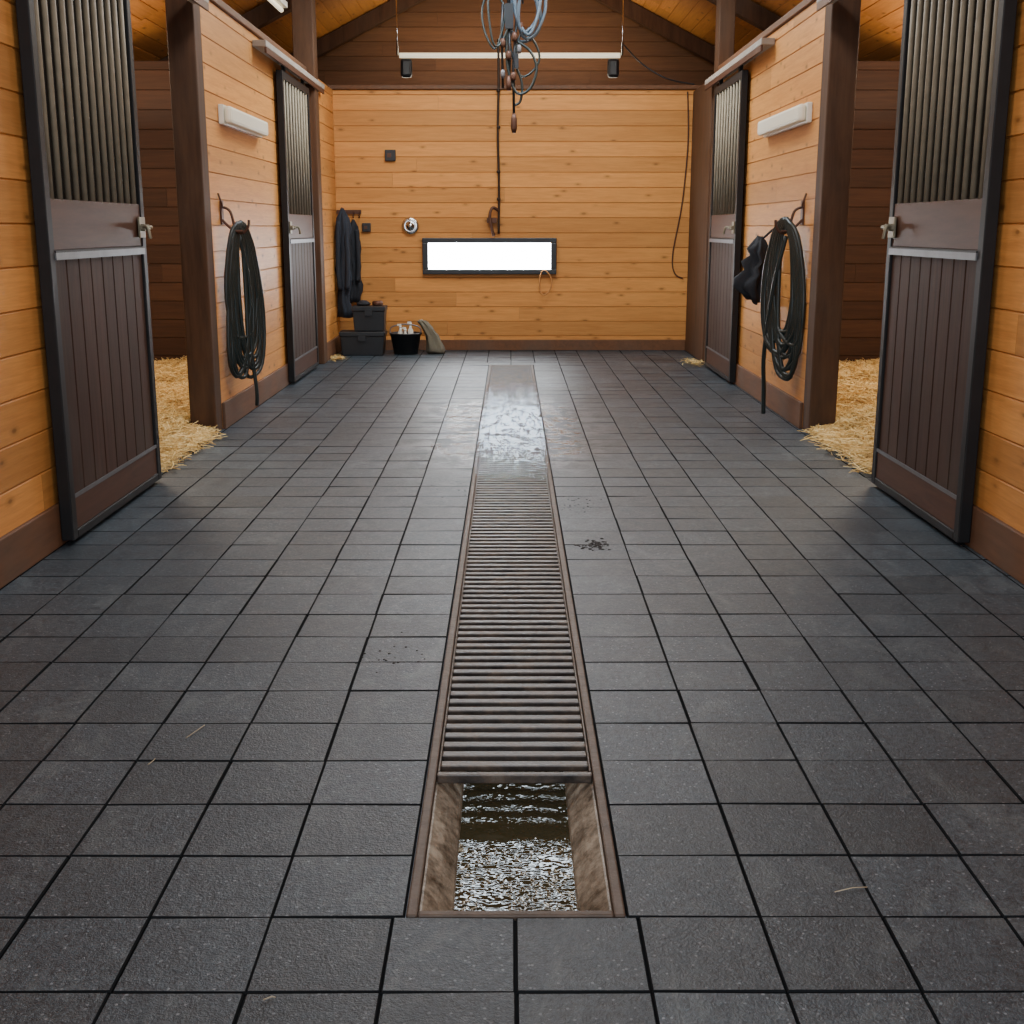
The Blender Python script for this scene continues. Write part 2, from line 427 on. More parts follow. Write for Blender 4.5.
for nm, x0, x1, y0, y1 in (('baseboard_left', XL, XL+0.02, -1.5, 6.0), ('baseboard_left.001', XL, XL+0.02, 7.665, 11.44),
        ('baseboard_left.002', XL2, XL2+0.02, 11.665, YB-0.02), ('baseboard_right', XR-0.02, XR, -1.5, 5.9), ('baseboard_right.001', XR-0.02, XR, 7.665, 11.37),
        ('baseboard_back', XL2+0.02, XR-0.03, YB-0.02, YB)):
    h = 0.11 if 'back' in nm else 0.17
    mb = MB(); mb.box(x0, x1, y0, y1, 0, h); struct(mb.obj(nm, [M_base], bevel=0.004))

# ------------------------------------------------------------------ floor of pavers
mb = MB()
P = 0.2275
def tile(x0, x1, y0, y1, z):
    if x1-x0 < 0.03 or y1-y0 < 0.03: return
    b = len(mb.v); j = 0.0012; c = 0.0026
    ti = random.uniform(-1, 1)
    zz = [z+random.uniform(-.0014, .0014) for _ in range(4)]
    cs = ((0, 0), (1, 0), (1, 1), (0, 1))
    for m, (a, bb) in enumerate(cs):
        mb.v.append((x0+j+c if a == 0 else x1-j-c, y0+j+c if bb == 0 else y1-j-c, zz[m]))
    for m, (a, bb) in enumerate(cs):
        mb.v.append((x0+j if a == 0 else x1-j, y0+j if bb == 0 else y1-j, zz[m]-c*1.6))
    for m, (a, bb) in enumerate(cs):
        mb.v.append((x0+j if a == 0 else x1-j, y0+j if bb == 0 else y1-j, -0.02))
    mb.face([b, b+1, b+2, b+3], 0, ti)
    for m in range(4):
        n = (m+1) % 4
        mb.face([b+4+m, b+4+n, b+n, b+m], 1, -1)
        mb.face([b+8+m, b+8+n, b+4+n, b+4+m], 1, -1)
cols = [0.0102+P*q for q in range(-10, 11)]
rows = [DY0+P*q for q in range(-16, 50)]
for r in range(len(rows)-1):
    y0, y1 = rows[r], min(rows[r+1], YB)
    if y0 >= YB: break
    for c in range(len(cols)-1):
        x0, x1 = max(cols[c], -2.0), min(cols[c+1], 2.05)
        if x1 <= x0: continue
        jit = random.uniform(-.0016, .0016); jy = random.uniform(-.0014, .0014)
        ins = y0 < DY1-0.01 and y1 > DY0+0.01
        if ins and x1 > DX0 and x0 < DX1:
            if y1 > DY1+0.04: tile(x0, x1, DY1, y1, 0)
            if x0 < DX0: x1 = DX0
            elif x1 > DX1: x0 = DX1
            else: continue
            if x1-x0 < 0.04: continue
        if ins and abs(x1-cols[9]) < 1e-4 : x1 = DX0; jit = 0
        if ins and abs(x0-cols[11]) < 1e-4 : x0 = DX1; jit = 0
        tile(x0+jit, x1+jit, y0+jy, y1+jy, 0)
def quad(x0, x1, y0, y1, z, mi):
    b = len(mb.v); mb.v += [(x0,y0,z),(x1,y0,z),(x1,y1,z),(x0,y1,z)]; mb.face([b,b+1,b+2,b+3], mi)
quad(-4.5, DX0, -1.5, 14.8, -0.008, 1); quad(DX1, 4.5, -1.5, 14.8, -0.008, 1)
quad(DX0, DX1, -1.5, DY0, -0.008, 1); quad(DX0, DX1, DY1, 14.8, -0.008, 1)
fl = struct(mb.obj('floor', [M_tile, M_joint]))

# ------------------------------------------------------------------ drain
drain = thing(empty('floor_drain', (0.01, DY0, 0)), 'long rusty steel-framed trench drain set in the pavers', 'drain')
mb = MB(); ox, oy = 0.01, DY0; FW = .024
def fb(x0, x1, y0, y1, z0, z1): mb.box(x0-ox, x1-ox, y0-oy, y1-oy, z0, z1)
fb(DX0+.002, DX0+FW, DY0+.002, DY1-.002, -0.022, 0.003); fb(DX1-FW, DX1-.002, DY0+.002, DY1-.002, -0.022, 0.003)
fb(DX0+FW, DX1-FW, DY0+.002, DY0+FW-.004, -0.022, 0.003); fb(DX0+FW, DX1-FW, DY1-FW, DY1-.002, -0.022, 0.003)
mb.obj('frame', [M_frame], parent=drain, bevel=0.004)
mb = MB(); fb(DX0+FW+.001, DX1-FW-.001, 2.632, 2.650, -.022, .001); mb.obj('crossbar', [M_grate], parent=drain, bevel=.003)
mb = MB()
ZW = -.090
x0, x1 = DX0+.014-ox, DX1-.014-ox; y0, y1 = .012, DY1-DY0-.012
prof = [(0.0, -.018), (.014, -.022), (.040, -.046), (.066, -.080), (.074, -.105), (.084, -.16)]
for (ins, z) in prof: mb.v += [(x0+ins, y0+ins*1.3, z), (x1-ins, y0+ins*1.3, z), (x1-ins, y1-ins*1.3, z), (x0+ins, y1-ins*1.3, z)]
for i in range(len(prof)-1):
    for a in range(4):
        b2 = (a+1) % 4
        mb.face([4*i+a, 4*i+b2, 4*i+4+b2, 4*i+4+a])
e = 4*(len(prof)-1); mb.face([e, e+1, e+2, e+3])
o8 = len(mb.v)
for z in (-.018, -.22): mb.v += [(x0-.008, y0-.008, z), (x1+.008, y0-.008, z), (x1+.008, y1+.008, z), (x0-.008, y1+.008, z)]
for a in range(4):
    b2 = (a+1) % 4
    mb.face([o8+a, o8+4+a, o8+4+b2, o8+b2]); mb.face([o8+a, o8+b2, b2, a])
mb.face([o8+7, o8+6, o8+5, o8+4])
mb.obj('trough', [M_trough], parent=drain)
mb = MB()
WX0, WX1, WY0, WY1 = DX0+.014+.068, DX1-.014-.068, DY0+.012+.088, 3.6
nx_, ny_ = 120, 760
for i in range(nx_+1):
    for j in range(ny_+1):
        x = WX0+(WX1-WX0)*i/nx_; y = WY0+(WY1-WY0)*j/ny_
        am = max(.30, .95+1.1*noise.noise(Vector((x*11, y*9, 9))))*(1.0 if y < 2.5 else .6)
        z = ZW+am*(.00105*noise.noise(Vector((x*64, y*78, 0)))+.00060*noise.noise(Vector((x*130, y*150, 5))))+.0010*noise.noise(Vector((x*24, y*28, 2)))
        mb.v.append((x, y, z))
for i in range(nx_):
    for j in range(ny_):
        a = i*(ny_+1)+j; mb.face([a, a+ny_+1, a+ny_+2, a+1], smooth=True)
b = len(mb.v); mb.v += [(WX0, WY1, ZW), (WX1, WY1, ZW), (WX1, DY1-.10, ZW), (WX0, DY1-.10, ZW)]; mb.face([b, b+1, b+2, b+3])
w = mb.obj('water', [M_water]); w['kind'] = 'stuff'; thing(w, 'murky brown rippling water standing in the trench drain', 'water')
gy0, gy1, ns = 2.652, 11.350, 9
ln = (gy1-gy0)/ns
first = None
for s_ in range(ns):
    ya = gy0+s_*ln+0.001
    if first is None:
        mb = MB(); W0, W1 = -0.1815, 0.1820; Lg = ln-0.002
        mb.box(W0, W0+.006, 0, Lg, -0.022, -0.001); mb.box(W1-.006, W1, 0, Lg, -0.022, -0.001)
        nb = 17; pt = Lg/nb
        for q in range(nb):
            mb.box(W0+.006, W1-.006, q*pt+pt*.50, q*pt+pt, -0.016, -0.001)
        first = mb.obj('drain_grate', [M_grate], loc=(0.0102, ya, 0.002), bevel=0.0025)
        o = first
    else:
        o = first.copy(); o.location = (0.0102, ya, 0.002); C.objects.link(o)
    thing(o, 'wet rusty slotted steel grate covering the trench drain', 'grate', 'slotted grates along the floor drain')
mb = MB(); mb.v = [(-.190, 5.9, .0055), (.211, 5.9, .0055), (.211, 11.36, .0055), (-.190, 11.36, .0055)]; mb.face([0, 1, 2, 3])
o = mb.obj('water_film', [M_film]); o['kind'] = 'stuff'; thing(o, 'thin broken film of spilt water on the grates', 'water')

# ------------------------------------------------------------------ stall doors
def stall_door(n, loc, rot, ls, W=1.27, label='', nb=12):
    root = empty('door_%d' % n, loc, rot); struct(root, label); root['category'] = 'door'
    H = 2.44; t = 0.05; h = W/2; z0 = 0.02
    mb = MB()
    for s in (-1, 1):
        mb.box(0, t, min(s*h, s*(h-.055)), max(s*h, s*(h-.055)), z0, H)
    mb.box(0, t, -h+.055, h-.055, z0, z0+.035); mb.box(0, t, -h+.055, h-.055, H-.06, H)
    mb.box(0.006, t+.003, -h+.055, h-.055, 1.13, 1.165)
    mb.obj('frame', [M_steel], parent=root, bevel=0.004)
    mb = MB(); mb.box(0.001, 0.006, -h+.055, h-.055, 1.36, H-.06)  # dark sheet that keeps the gaps between the bars dark
    mb.obj('bar_gap_sheet', [M_mesh], parent=root, label='dark matte sheet behind the bars')
    mb = MB()
    mb.box(0.004, t-.006, -h+.055, h-.055, 1.165, 1.36); mb.obj('lock_rail', [M_rail], parent=root, bevel=0.004, label='smooth brown wooden rail')
    mb = MB(); mb.box(0.004, t-.006, -h+.055, h-.055, z0+.035, 0.19); mb.obj('bottom_rail', [M_rail], parent=root, bevel=0.004)
    mb = MB(); mb.box(t-.002, t+.006, -h+.05, h-.05, 1.128, 1.156)
    mb.obj('steel_strip', [M_strip], parent=root, label='worn bright steel strip')
    mb = MB(); mb.box(t-.008, t-.001, -h+.055, h-.055, .185, .20)
    mb.obj('steel_strip', [M_strip], parent=root, label='worn bright steel strip')
    mb = MB()
    planks(mb, (t-.012, 0, 0), (0, 0, 1), (0, 1, 0), (1, 0, 0), lambda v: (0.19, 1.13), -h+.055, h-.055, pitch=(W-.11)/8, thick=0.03, gap=0.005, dep=.008, lmin=3, lmax=4)
    mb.obj('plank_panel', [M_doorpl], parent=root, label='vertical dark brown boards')
    mb = MB()
    for q in range(nb):
        y = -h+.055+(W-.11)*(q+.5)/nb
        mb.tube([(0.034, y, 1.355), (0.034, y, H-.06)], 0.0118, 12)
    mb.obj('bar_grille', [M_bar], parent=root, label='vertical galvanised steel bars')
    mb = MB(); yl = ls*(h-.075)
    mb.box(t, t+.010, yl-.045, yl+.045, 1.205, 1.30)
    mb.box(t+.010, t+.030, yl-.033, yl-.022, 1.235, 1.268); mb.box(t+.010, t+.030, yl+.020, yl+.031, 1.235, 1.268)
    mb.tube([(t+.026, yl-ls*.08, 1.252), (t+.026, yl+ls*.08, 1.252)], 0.011, 8)
    mb.tube([(t+.01, yl, 1.252), (t+.045, yl, 1.252)], 0.013, 8)
    mb.tube(smooth([(t+.026, yl-ls*.07, 1.252), (t+.055, yl-ls*.08, 1.252), (t+.066, yl-ls*.08, 1.20)], 4), 0.009, 8)
    mb.obj('latch', [M_brass], parent=root, bevel=0.002, label='aged brass sliding bolt latch')
    for s in (-1, 1):
        mb = MB(); mb.box(0.012, t-.010, s*h*.7-.025, s*h*.7+.025, H, H+.055)
        mb.obj('hanger', [M_steel], parent=root)
    return root
lb = 'dark brown sliding stall door with steel frame and upper bars'
stall_door(1, (XL+.022, 5.38, 0), 0, 1, label=lb)
stall_door(2, (XR-.022, 5.305, 0), math.pi, -1, W=1.20, label=lb)
stall_door(3, (XL+.022, 10.55, 0), 0, -1, W=1.3, label=lb, nb=9)
stall_door(4, (XR-.022, 10.55, 0), math.pi, 1, W=1.3, label=lb, nb=9)
def track(y0, y1, side):
    mb = MB()
    if side < 0: a, b_ = XL+.001, XL+.10
    else: a, b_ = XR-.10, XR-.001
    mb.box(a, b_, y0, y1, 2.505, 2.55)
    o = mb.obj('door_track', [M_track], bevel=0.006)
    mb = MB()
    xa = b_-.015 if side < 0 else a
    mb.box(xa, xa+.015, y0+.01, y1-.01, 2.465, 2.504); mb.obj('rail_lip', [M_rust], parent=o)
    thing(o, 'weathered pale grey sliding door track on the wall', 'door track', 'sliding door tracks')
track(4.4, 7.47, -1); track(4.4, 7.47, 1); track(9.15, 11.94, -1); track(9.05, 11.59, 1)

# ------------------------------------------------------------------ window
root = struct(empty('window_1', (-0.21, YB, 0.967)), 'narrow horizontal window with black frame')
mb = MB(); a, h = 0.69, 0.183
mb.box(-a, a, -.05, -.001, h-.05, h); mb.box(-a, a, -.05, -.001, -h, -h+.05)
mb.box(-a, -a+.06, -.05, -.001, -h+.05, h-.05); mb.box(a-.06, a, -.05, -.001, -h+.05, h-.05)
mb.obj('window_frame', [M_black], parent=root, bevel=0.006)
mb = MB(); mb.box(-a+.06, a-.06, -.02, -.004, -h+.05, h-.05); mb.obj('pane', [M_win], parent=root, label='bright frosted glass pane')
mb = MB(); pts = []
for q in range(24):
    t = q/24*2*math.pi; pts.append((0.37+0.065*math.sin(t), YB-.06, 0.70+0.12*math.cos(t)-0.02*math.sin(2*t)))
mb.tube(pts, 0.006, 6, closed=True); thing(mb.obj('cord_loop', [M_rope]), 'thin orange cord loop hanging below the window', 'cord')

# ------------------------------------------------------------------ lamps
def wall_lamp(y0, y1, x, s):
    root = thing(empty('wall_lamp', (x, (y0+y1)/2, 1.885)), 'white plastic box lamp fixed on the pine wall', 'lamp', 'white wall lamps')
    l = (y1-y0)/2
    mb = MB(); mb.box(*sorted((s*.001, s*.035)), -l, l, 0, .12); mb.obj('base', [M_white], parent=root, bevel=0.006)
    mb = MB(); mb.box(*sorted((s*.035, s*.085)), -l+.012, l-.012, .008, .112); mb.obj('diffuser', [M_diff], parent=root, bevel=0.02)
wall_lamp(7.98, 9.20, XL, 1); wall_lamp(7.84, 9.15, XR, -1)
def batten(cx, cy, z, ln, hang, name='ceiling_lamp', label='slim white fluorescent batten lamp hung under the roof'):
    root = thing(empty(name, (cx, cy, z)), label, 'lamp')
    mb = MB(); mb.box(-.05, .05, -ln/2, ln/2, .02, .07); mb.obj('housing', [M_white], parent=root, bevel=0.005)
    mb = MB(); mb.tube([(0, -ln/2+.03, 0), (0, ln/2-.03, 0)], 0.019, 12); mb.obj('tube', [M_tube], parent=root, label='glowing fluorescent tube')
    for s in (-1, 1):
        mb = MB(); mb.tube([(0, s*ln*.45, .07), (0, s*ln*.45, .07+hang)], 0.005, 6)
        mb.obj('suspension', [M_steel], parent=root)
    return root
batten(-1.95, 10.35, 3.06, 1.5, 0.2)
batten(1.95, 8.0, 3.15, 1.5, 0.2)
batten(-1.0, 6.6, 3.25, 1.5, 0.5)
batten(1.0, 6.6, 3.25, 1.5, 0.5)
batten(0, 3.6, 3.25, 1.5, 0.8)
root = thing(empty('tube_lamp', (0, 13.4, 3.0)), 'long glowing fluorescent tube lamp above the back wall', 'lamp')
mb = MB(); mb.tube([(-1.15, 0, 0), (1.15, 0, 0)], 0.026, 12); mb.obj('tube', [M_tube], parent=root)
for s in (-1, 1):
    mb = MB(); mb.box(s*1.08-.06, s*1.08+.06, -.04, .05, -.22, -.03); mb.obj('bracket', [M_black], parent=root, bevel=0.03)
    mb = MB(); mb.tube([(s*1.17, 0, 0.0), (s*1.17, 0, .2), (s*1.17, 0, roofz(1.17)-3.04)], [0.012, .010, .004], 8)
    mb.obj('suspension', [M_chrome], parent=root)
mb = MB(); mb.tube(smooth([(1.18, 13.35, 3.1), (1.35, 13.2, 2.9), (1.6, 13.1, 2.74), (1.86, 12.9, 2.66)], 6), 0.008, 6)
thing(mb.obj('cable', [M_black]), 'thin black cable sagging to the wall top', 'cable')
mb = MB(); mb.tube(smooth([(1.78, YB-.008, 2.58), (1.80, YB-.008, 2.1), (1.76, YB-.008, 1.5), (1.68, YB-.008, 1.0), (1.70, YB-.008, .80), (1.79, YB-.008, .74)], 8), 0.007, 6)
thing(mb.obj('cable', [M_rust]), 'thin brown cable running down the pine wall', 'cable')

# ------------------------------------------------------------------ hose coils
def hose(name, x, s, yc, dx, dy, ztop, zbot, loops, label, seed, r=.0145, tail=None):
    """separate loose turns over the hook, plane swung out from the wall"""
    mb = MB(); pts = []; n = 34
    rnd = random.Random(seed)
    A = [rnd.uniform(.34, 1.15) for _ in range(loops+1)]; Bz = [(ztop-zbot)*rnd.uniform(.66, 1.0) for _ in range(loops+1)]
    Cc = [rnd.uniform(-.38, .38) for _ in range(loops+1)]; T = [rnd.uniform(-1, 1) for _ in range(loops+1)]
    Bz[loops//2] = ztop-zbot
    for q in range(loops*n+1):
        lp = q//n; f = (q % n)/n; l2 = min(lp+1, loops)
        t = f*2*math.pi; ff = f*f*(3-2*f)
        lerp = lambda Q: Q[lp]*(1-ff)+Q[l2]*ff
        w_ = (1-math.cos(t))/2
        a = lerp(A)
        sg = math.copysign(abs(math.sin(t))**.85, math.sin(t))
        u = lerp(Cc)*w_+a*sg*(.76+.24*w_)
        off = lerp(T)*.11*(.3+.7*w_)
        pts.append((x+s*(.035+dx+dx*u+off*.35), yc+dy*u+off*.95, ztop-lerp(Bz)*w_+.024*math.sin(lp*2.1)+.010*math.sin(5*t+lp*3)))
    for p in range(len(pts)):
        xx = pts[p][0]
        if s*(xx-x) < r+.003: pts[p] = (x+s*(r+.003), pts[p][1], pts[p][2])
    mb.tube(pts, r, 8)
    if tail: mb.tube(smooth(tail, 6), r, 8)
    return thing(mb.obj(name, [M_hose]), label, 'hose')
hose('garden_hose', XL, 1, 7.96, .072, .17, 1.26, 0.17, 12, 'dark green garden hose coiled on a wall hook', 12, r=.0130,
     tail=[(XL+.10, 7.95, 1.2), (XL+.14, 8.0, .9), (XL+.13, 8.02, .5), (XL+.15, 8.03, .20), (XL+.145, 8.04, .10)])
hose('garden_hose', XR, -1, 7.97, .080, .175, 1.28, 0.27, 14, 'thick dark hose coiled on a wall hook beside a black bag', 33, r=.0150,
     tail=[(XR-.10, 7.95, 1.2), (XR-.15, 8.0, .9), (XR-.17, 8.12, .45), (XR-.15, 8.18, .2), (XR-.14, 8.2, .02)])
for x, s, y in ((XL, 1, 7.92), (XR, -1, 7.94)):
    mb = MB(); mb.box(*sorted((x+s*.001, x+s*.012)), y-.03, y+.03, 1.27, 1.42)
    mb.tube(smooth([(x+s*.01, y, 1.38), (x+s*.06, y, 1.35), (x+s*.09, y, 1.235), (x+s*.14, y, 1.222), (x+s*.17, y, 1.26), (x+s*.175, y, 1.30)], 5), 0.009, 8)
    mb.tube(smooth([(x+s*.01, y-.02, 1.30), (x+s*.08, y-.02, 1.235), (x+s*.14, y-.02, 1.23)], 5), 0.009, 8)
    mb.tube(smooth([(x+s*.012, y-.1, 1.46), (x+s*.03, y-.1, 1.40), (x+s*.012, y, 1.38)], 5), 0.007, 8)
    thing(mb.obj('hose_hook', [M_rust], bevel=0.002), 'bent dark metal hook holding the coiled hose', 'hook', 'metal hose hooks')

# ------------------------------------------------------------------ lofted cloth
def loft(mb, rings, seg=32, fold=0.012, seed=0, mi=0, jag=0.3):
    b = len(mb.v); n = len(rings)
    for i, (cx, cy, z, rx, ry) in enumerate(rings):
        for q in range(seg):
            t = 2*math.pi*q/seg
            f = fold*(math.sin(5*t+seed+i*.25)+.6*math.sin(9*t+seed*2-i*.3)+.8*noise.noise(Vector((math.cos(t)*2, math.sin(t)*2, z*14+seed)))) * min(1, i/2)
            jz = jag*fold*(math.sin(3*t+i)+1.4*math.sin(2*t+seed))
            mb.v.append((cx+(rx+f)*math.cos(t), cy+(ry+f)*math.sin(t), z+jz))
    for i in range(n-1):
        for q in range(seg):
            q2 = (q+1) % seg
            mb.face([b+i*seg+q, b+(i+1)*seg+q, b+(i+1)*seg+q2, b+i*seg+q2], mi, smooth=True)
    mb.face([b+q for q in range(seg)], mi); mb.face([b+(n-1)*seg+q for q in range(seg)][::-1], mi)
mb = MB(); by = 8.62
loft(mb, [(XR-.13, by, 1.18, .015, .02), (XR-.135, by, 1.14, .035, .05), (XR-.15, by, 1.10, .05, .08), (XR-.13, by, 1.05, .045, .07), (XR-.165, by, 1.00, .075, .09), (XR-.15, by, .95, .065, .10), (XR-.18, by, .90, .10, .10), (XR-.185, by, .85, .105, .09), (XR-.165, by, .80, .07, .09), (XR-.15, by, .755, .05, .06)], seed=2, fold=.018, jag=.7, seg=40)
root = thing(mb.obj('bag', [M_cloth]), 'limp crumpled black cloth bag hanging beside the hose', 'bag')
mb = MB(); mb.tube(smooth([(XR-.13, by, 1.16), (XR-.06, by-.02, 1.23), (XR-.012, by, 1.26), (XR-.06, by+.03, 1.22), (XR-.13, by+.02, 1.16)], 6), 0.008, 6)
mb.obj('strap', [M_cloth], parent=root)
def jacket(cx, cy, top, bot, w, ry, mat, label, seed):
    mb = MB(); hh = top-bot
    rg = [(cx, cy, top, .015, .015), (cx, cy, top-.04*hh, .03, .025), (cx, cy, top-.09*hh, w*.75, ry*.9)]
    for q in range(1, 13):
        f = .12+.88*q/12
        rg.append((cx+.010*math.sin(q*1.7+seed), cy+.004*math.sin(q*2.3), top-f*hh, w*(.90+.18*math.sin(q*1.1+seed)), ry))
    loft(mb, rg, seed=seed, fold=.010)
    o = thing(mb.obj('jacket', [mat]), label, 'jacket')
    for s in (-1, 1):
        mb = MB(); mb.tube(smooth([(cx+s*w*.55, cy-.02, top-.12*hh), (cx+s*w*.65, cy-ry, top-.3*hh), (cx+s*w*.7, cy-ry-.01, top-.55*hh), (cx+s*w*.5, cy-ry-.01, top-.74*hh)], 4), .024, 10)
        mb.obj('sleeve', [mat], parent=o)
jacket(-1.685, 12.56, 1.44, .36, .070, .050, M_navy, 'dark navy jacket hanging in the pine wall corner', 1)
jacket(-1.595, 12.725, 1.33, .50, .064, .030, M_cloth, 'long black coat hanging in the pine wall corner', 4)
mb = MB(); mb.box(-1.77, -1.52, YB-.025, YB-.001, 1.39, 1.43)
mb.tube([(-1.685, YB-.02, 1.41), (-1.685, YB-.24, 1.42), (-1.685, YB-.25, 1.45)], .007, 6)
for x in (-1.595, -1.535): mb.tube([(x, YB-.02, 1.41), (x, YB-.08, 1.35), (x, YB-.09, 1.38)], .006, 6)
thing(mb.obj('coat_rack', [M_rust]), 'dark rail with coat hooks on the pine wall', 'coat rack')

def crate(x0, x1, y0, y1, z0, z1, label):
    root = thing(empty('storage_box', ((x0+x1)/2, (y0+y1)/2, z0)), label, 'box')
    a, b_, h = (x1-x0)/2, (y1-y0)/2, z1-z0
    mb = MB(); v = []
    for (k_, z) in ((.93, 0), (1.0, h*.8)):
        v += [(-a*k_, -b_*k_, z), (a*k_, -b_*k_, z), (a*k_, b_*k_, z), (-a*k_, b_*k_, z)]
    mb.v = v
    for q in ((0,3,2,1),(4,5,6,7),(0,1,5,4),(1,2,6,5),(2,3,7,6),(3,0,4,7)): mb.face(q)
    mb.obj('body', [M_black], parent=root, bevel=.008)
    mb = MB(); mb.box(-a-.008, a+.008, -b_-.008, b_+.008, h*.8, h); mb.obj('lid', [M_black], parent=root, bevel=.008)
    mb = MB(); mb.box(-.04, .04, -b_-.018, -b_-.008, h*.62, h*.9); mb.obj('clasp', [M_black], parent=root, bevel=.003)
crate(-1.70, -1.26, 12.22, 12.48, 0, .24, 'low black plastic tack box on the pavers')
crate(-1.57, -1.25, 12.24, 12.47, .242, .49, 'black plastic tack box stacked on a lower box')
mb = MB(); mb.lathe([(.05, 0), (.055, .01), (.055, .03), (.045, .045)], Matrix.Translation((-1.33, 12.36, .492)), 16); thing(mb.obj('tin', [M_rust]), 'small flat brown tin on the black box', 'tin')
mb = MB(); loft(mb, [(-1.47, 12.36, .494, .06, .05), (-1.47, 12.36, .51, .075, .06), (-1.47, 12.36, .54, .03, .03)], seed=3, fold=.004); thing(mb.obj('glove', [M_cloth]), 'crumpled dark cloth glove on the black box', 'glove')
root = thing(empty('tote_bucket', (-1.06, 12.42, 0)), 'black open grooming tote holding white bottles', 'tote')
mb = MB(); mb.lathe([(.12, 0), (.155, .20), (.165, .20), (.165, .215), (.148, .215), (.115, .015)], Matrix(), 28); mb.obj('body', [M_black], parent=root)
mb = MB(); mb.tube(smooth([(-.155, 0, .2), (-.14, 0, .27), (0, 0, .30), (.14, 0, .27), (.155, 0, .2)], 6), .006, 6); mb.obj('handle', [M_strip], parent=root)
for x, y, h in ((-1.11, 12.40, .27), (-1.06, 12.37, .24), (-1.01, 12.43, .29)):
    root = thing(empty('bottle', (x, y, .016)), 'white plastic spray bottle standing in the black tote', 'bottle', 'white bottles in the tote')
    mb = MB(); mb.lathe([(.024, 0), (.027, .01), (.027, h-.07), (.012, h-.04), (.012, h-.02)], Matrix(), 14); mb.obj('body', [M_white], parent=root)
    mb = MB(); mb.lathe([(.014, h-.02), (.014, h)], Matrix(), 12); mb.box(-.03, .01, -.008, .008, h, h+.018); mb.obj('cap', [M_white], parent=root)
mb = MB(); loft(mb, [(-.755, 12.46, .006, .085, .09), (-.755, 12.46, .03, .095, .10), (-.765, 12.46, .08, .08, .08), (-.78, 12.46, .13, .065, .07), (-.79, 12.46, .18, .06, .06), (-.82, 12.46, .23, .05, .05), (-.85, 12.47, .28, .045, .05), (-.88, 12.48, .31, .04, .04), (-.90, 12.48, .335, .03, .03)], seed=5, fold=.014)
thing(mb.obj('cloth_sack', [M_olive]), 'slumped olive cloth draped beside the black tote', 'cloth')

M_ = Matrix.Translation((-1.02, YB-.001, 1.27)) @ Matrix.Rotation(HALFPI, 4, 'X')
mb = MB(); mb.lathe([(.088, 0), (.088, .02), (.07, .035), (.055, .03), (.03, .035), (.03, .06), (.001, .06)], M_, 28); thing(mb.obj('wall_boss', [M_chrome]), 'round polished chrome fitting on the pine wall', 'wall fitting')
for x, z, sc in ((-1.21, 1.965, 1), (-1.47, 1.255, .8)):
    mb = MB(); mb.box(x-.055*sc, x+.055*sc, YB-.03, YB-.001, z-.055*sc, z+.055*sc); o = thing(mb.obj('power_socket', [M_black], bevel=.006), 'small black electrical socket on the pine wall', 'socket', 'wall sockets')
    mb = MB(); mb.box(x-.03*sc, x+.01*sc, YB-.038, YB-.03, z-.02*sc, z+.02*sc); mb.obj('insert', [M_rust], parent=o)
root = thing(empty('water_pipe', (-.115, YB-.03, 1.17)), 'thin dark pipe with tap above the window', 'pipe')
mb = MB(); mb.tube(smooth([(0, 0, .02), (.004, 0, .5), (-.006, 0, 1.0), (.003, 0, 1.5), (0, -.02, 1.9)], 6), .012, 8)
for z in (.35, .62, 1.05, 1.4): mb.lathe([(.016, z), (.021, z+.015), (.016, z+.03)], Matrix(), 10)
mb.obj('pipe', [M_red], parent=root)
mb = MB(); mb.tube(smooth([(0, 0, .25), (-.06, -.03, .28), (-.09, -.05, .20), (-.07, -.06, .08), (-.05, -.05, .0)], 5), .016, 8); mb.box(-.12, -.02, -.03, .01, .13, .18); mb.obj('tap', [M_rust], parent=root)

# ------------------------------------------------------------------ hanging hose gear
hy = 11.0
root = thing(empty('hanging_hose', (-0.01, hy, 3.0)), 'blue-grey and black hoses tangled on an overhead hanger', 'hose')
SX = .92
def rings(lst, r):
    mb = MB()
    for q, (cx, cz, rx, rz, ty) in enumerate(lst):
        pts = []
        for a in range(30):
            t = a/30*2*math.pi
            pts.append((SX*(cx+rx*math.cos(t)+.02*math.sin(2*t+q)), ty+.035*math.sin(t+q), cz+rz*math.sin(t)+.01*math.cos(3*t+q)))
        mb.tube(pts, r, 8, closed=True)
    return mb
mb = rings([(.17, .07, .115, .22, 0), (.185, .08, .14, .25, .03), (.165, .06, .09, .18, -.03), (.15, .05, .14, .24, .05)], .015)
mb.obj('blue_hose', [M_bluehose], parent=root, label='blue-grey rubber hose coil')
mb = rings([(-.14, -.04, .10, .22, .02), (-.10, .0, .10, .24, -.03), (.16, -.30, .11, .17, .04)], .010)
S = lambda P_: [(SX*p[0], p[1], p[2]) for p in P_]
mb.tube(smooth(S([(.02, 0, .1), (-.02, 0, -.2), (.0, 0, -.45), (.08, 0, -.62), (.20, 0, -.58), (.26, 0, -.42), (.20, 0, -.28), (.08, 0, -.20)]), 8), .012, 8)
mb.tube(smooth(S([(-.02, .03, 0), (.03, .03, -.3), (.12, .03, -.52), (.11, .03, -.68), (.04, .03, -.72)]), 8), .011, 8)
mb.obj('black_hose', [M_hose], parent=root, label='black rubber hose loops')
mb = MB()
mb.tube([(0.0, 0, .0), (-.01, 0, 1.2)], .014, 8); mb.tube([(0.12, 0, .1), (.02, 0, 1.2)], .009, 8); mb.tube([(0.06, 0, .1), (.05, 0, 1.2)], .006, 8)
mb.box(-.03, .04, -.03, .03, -.10, .10); mb.box(.05, .085, -.035, .025, -.42, -.30)
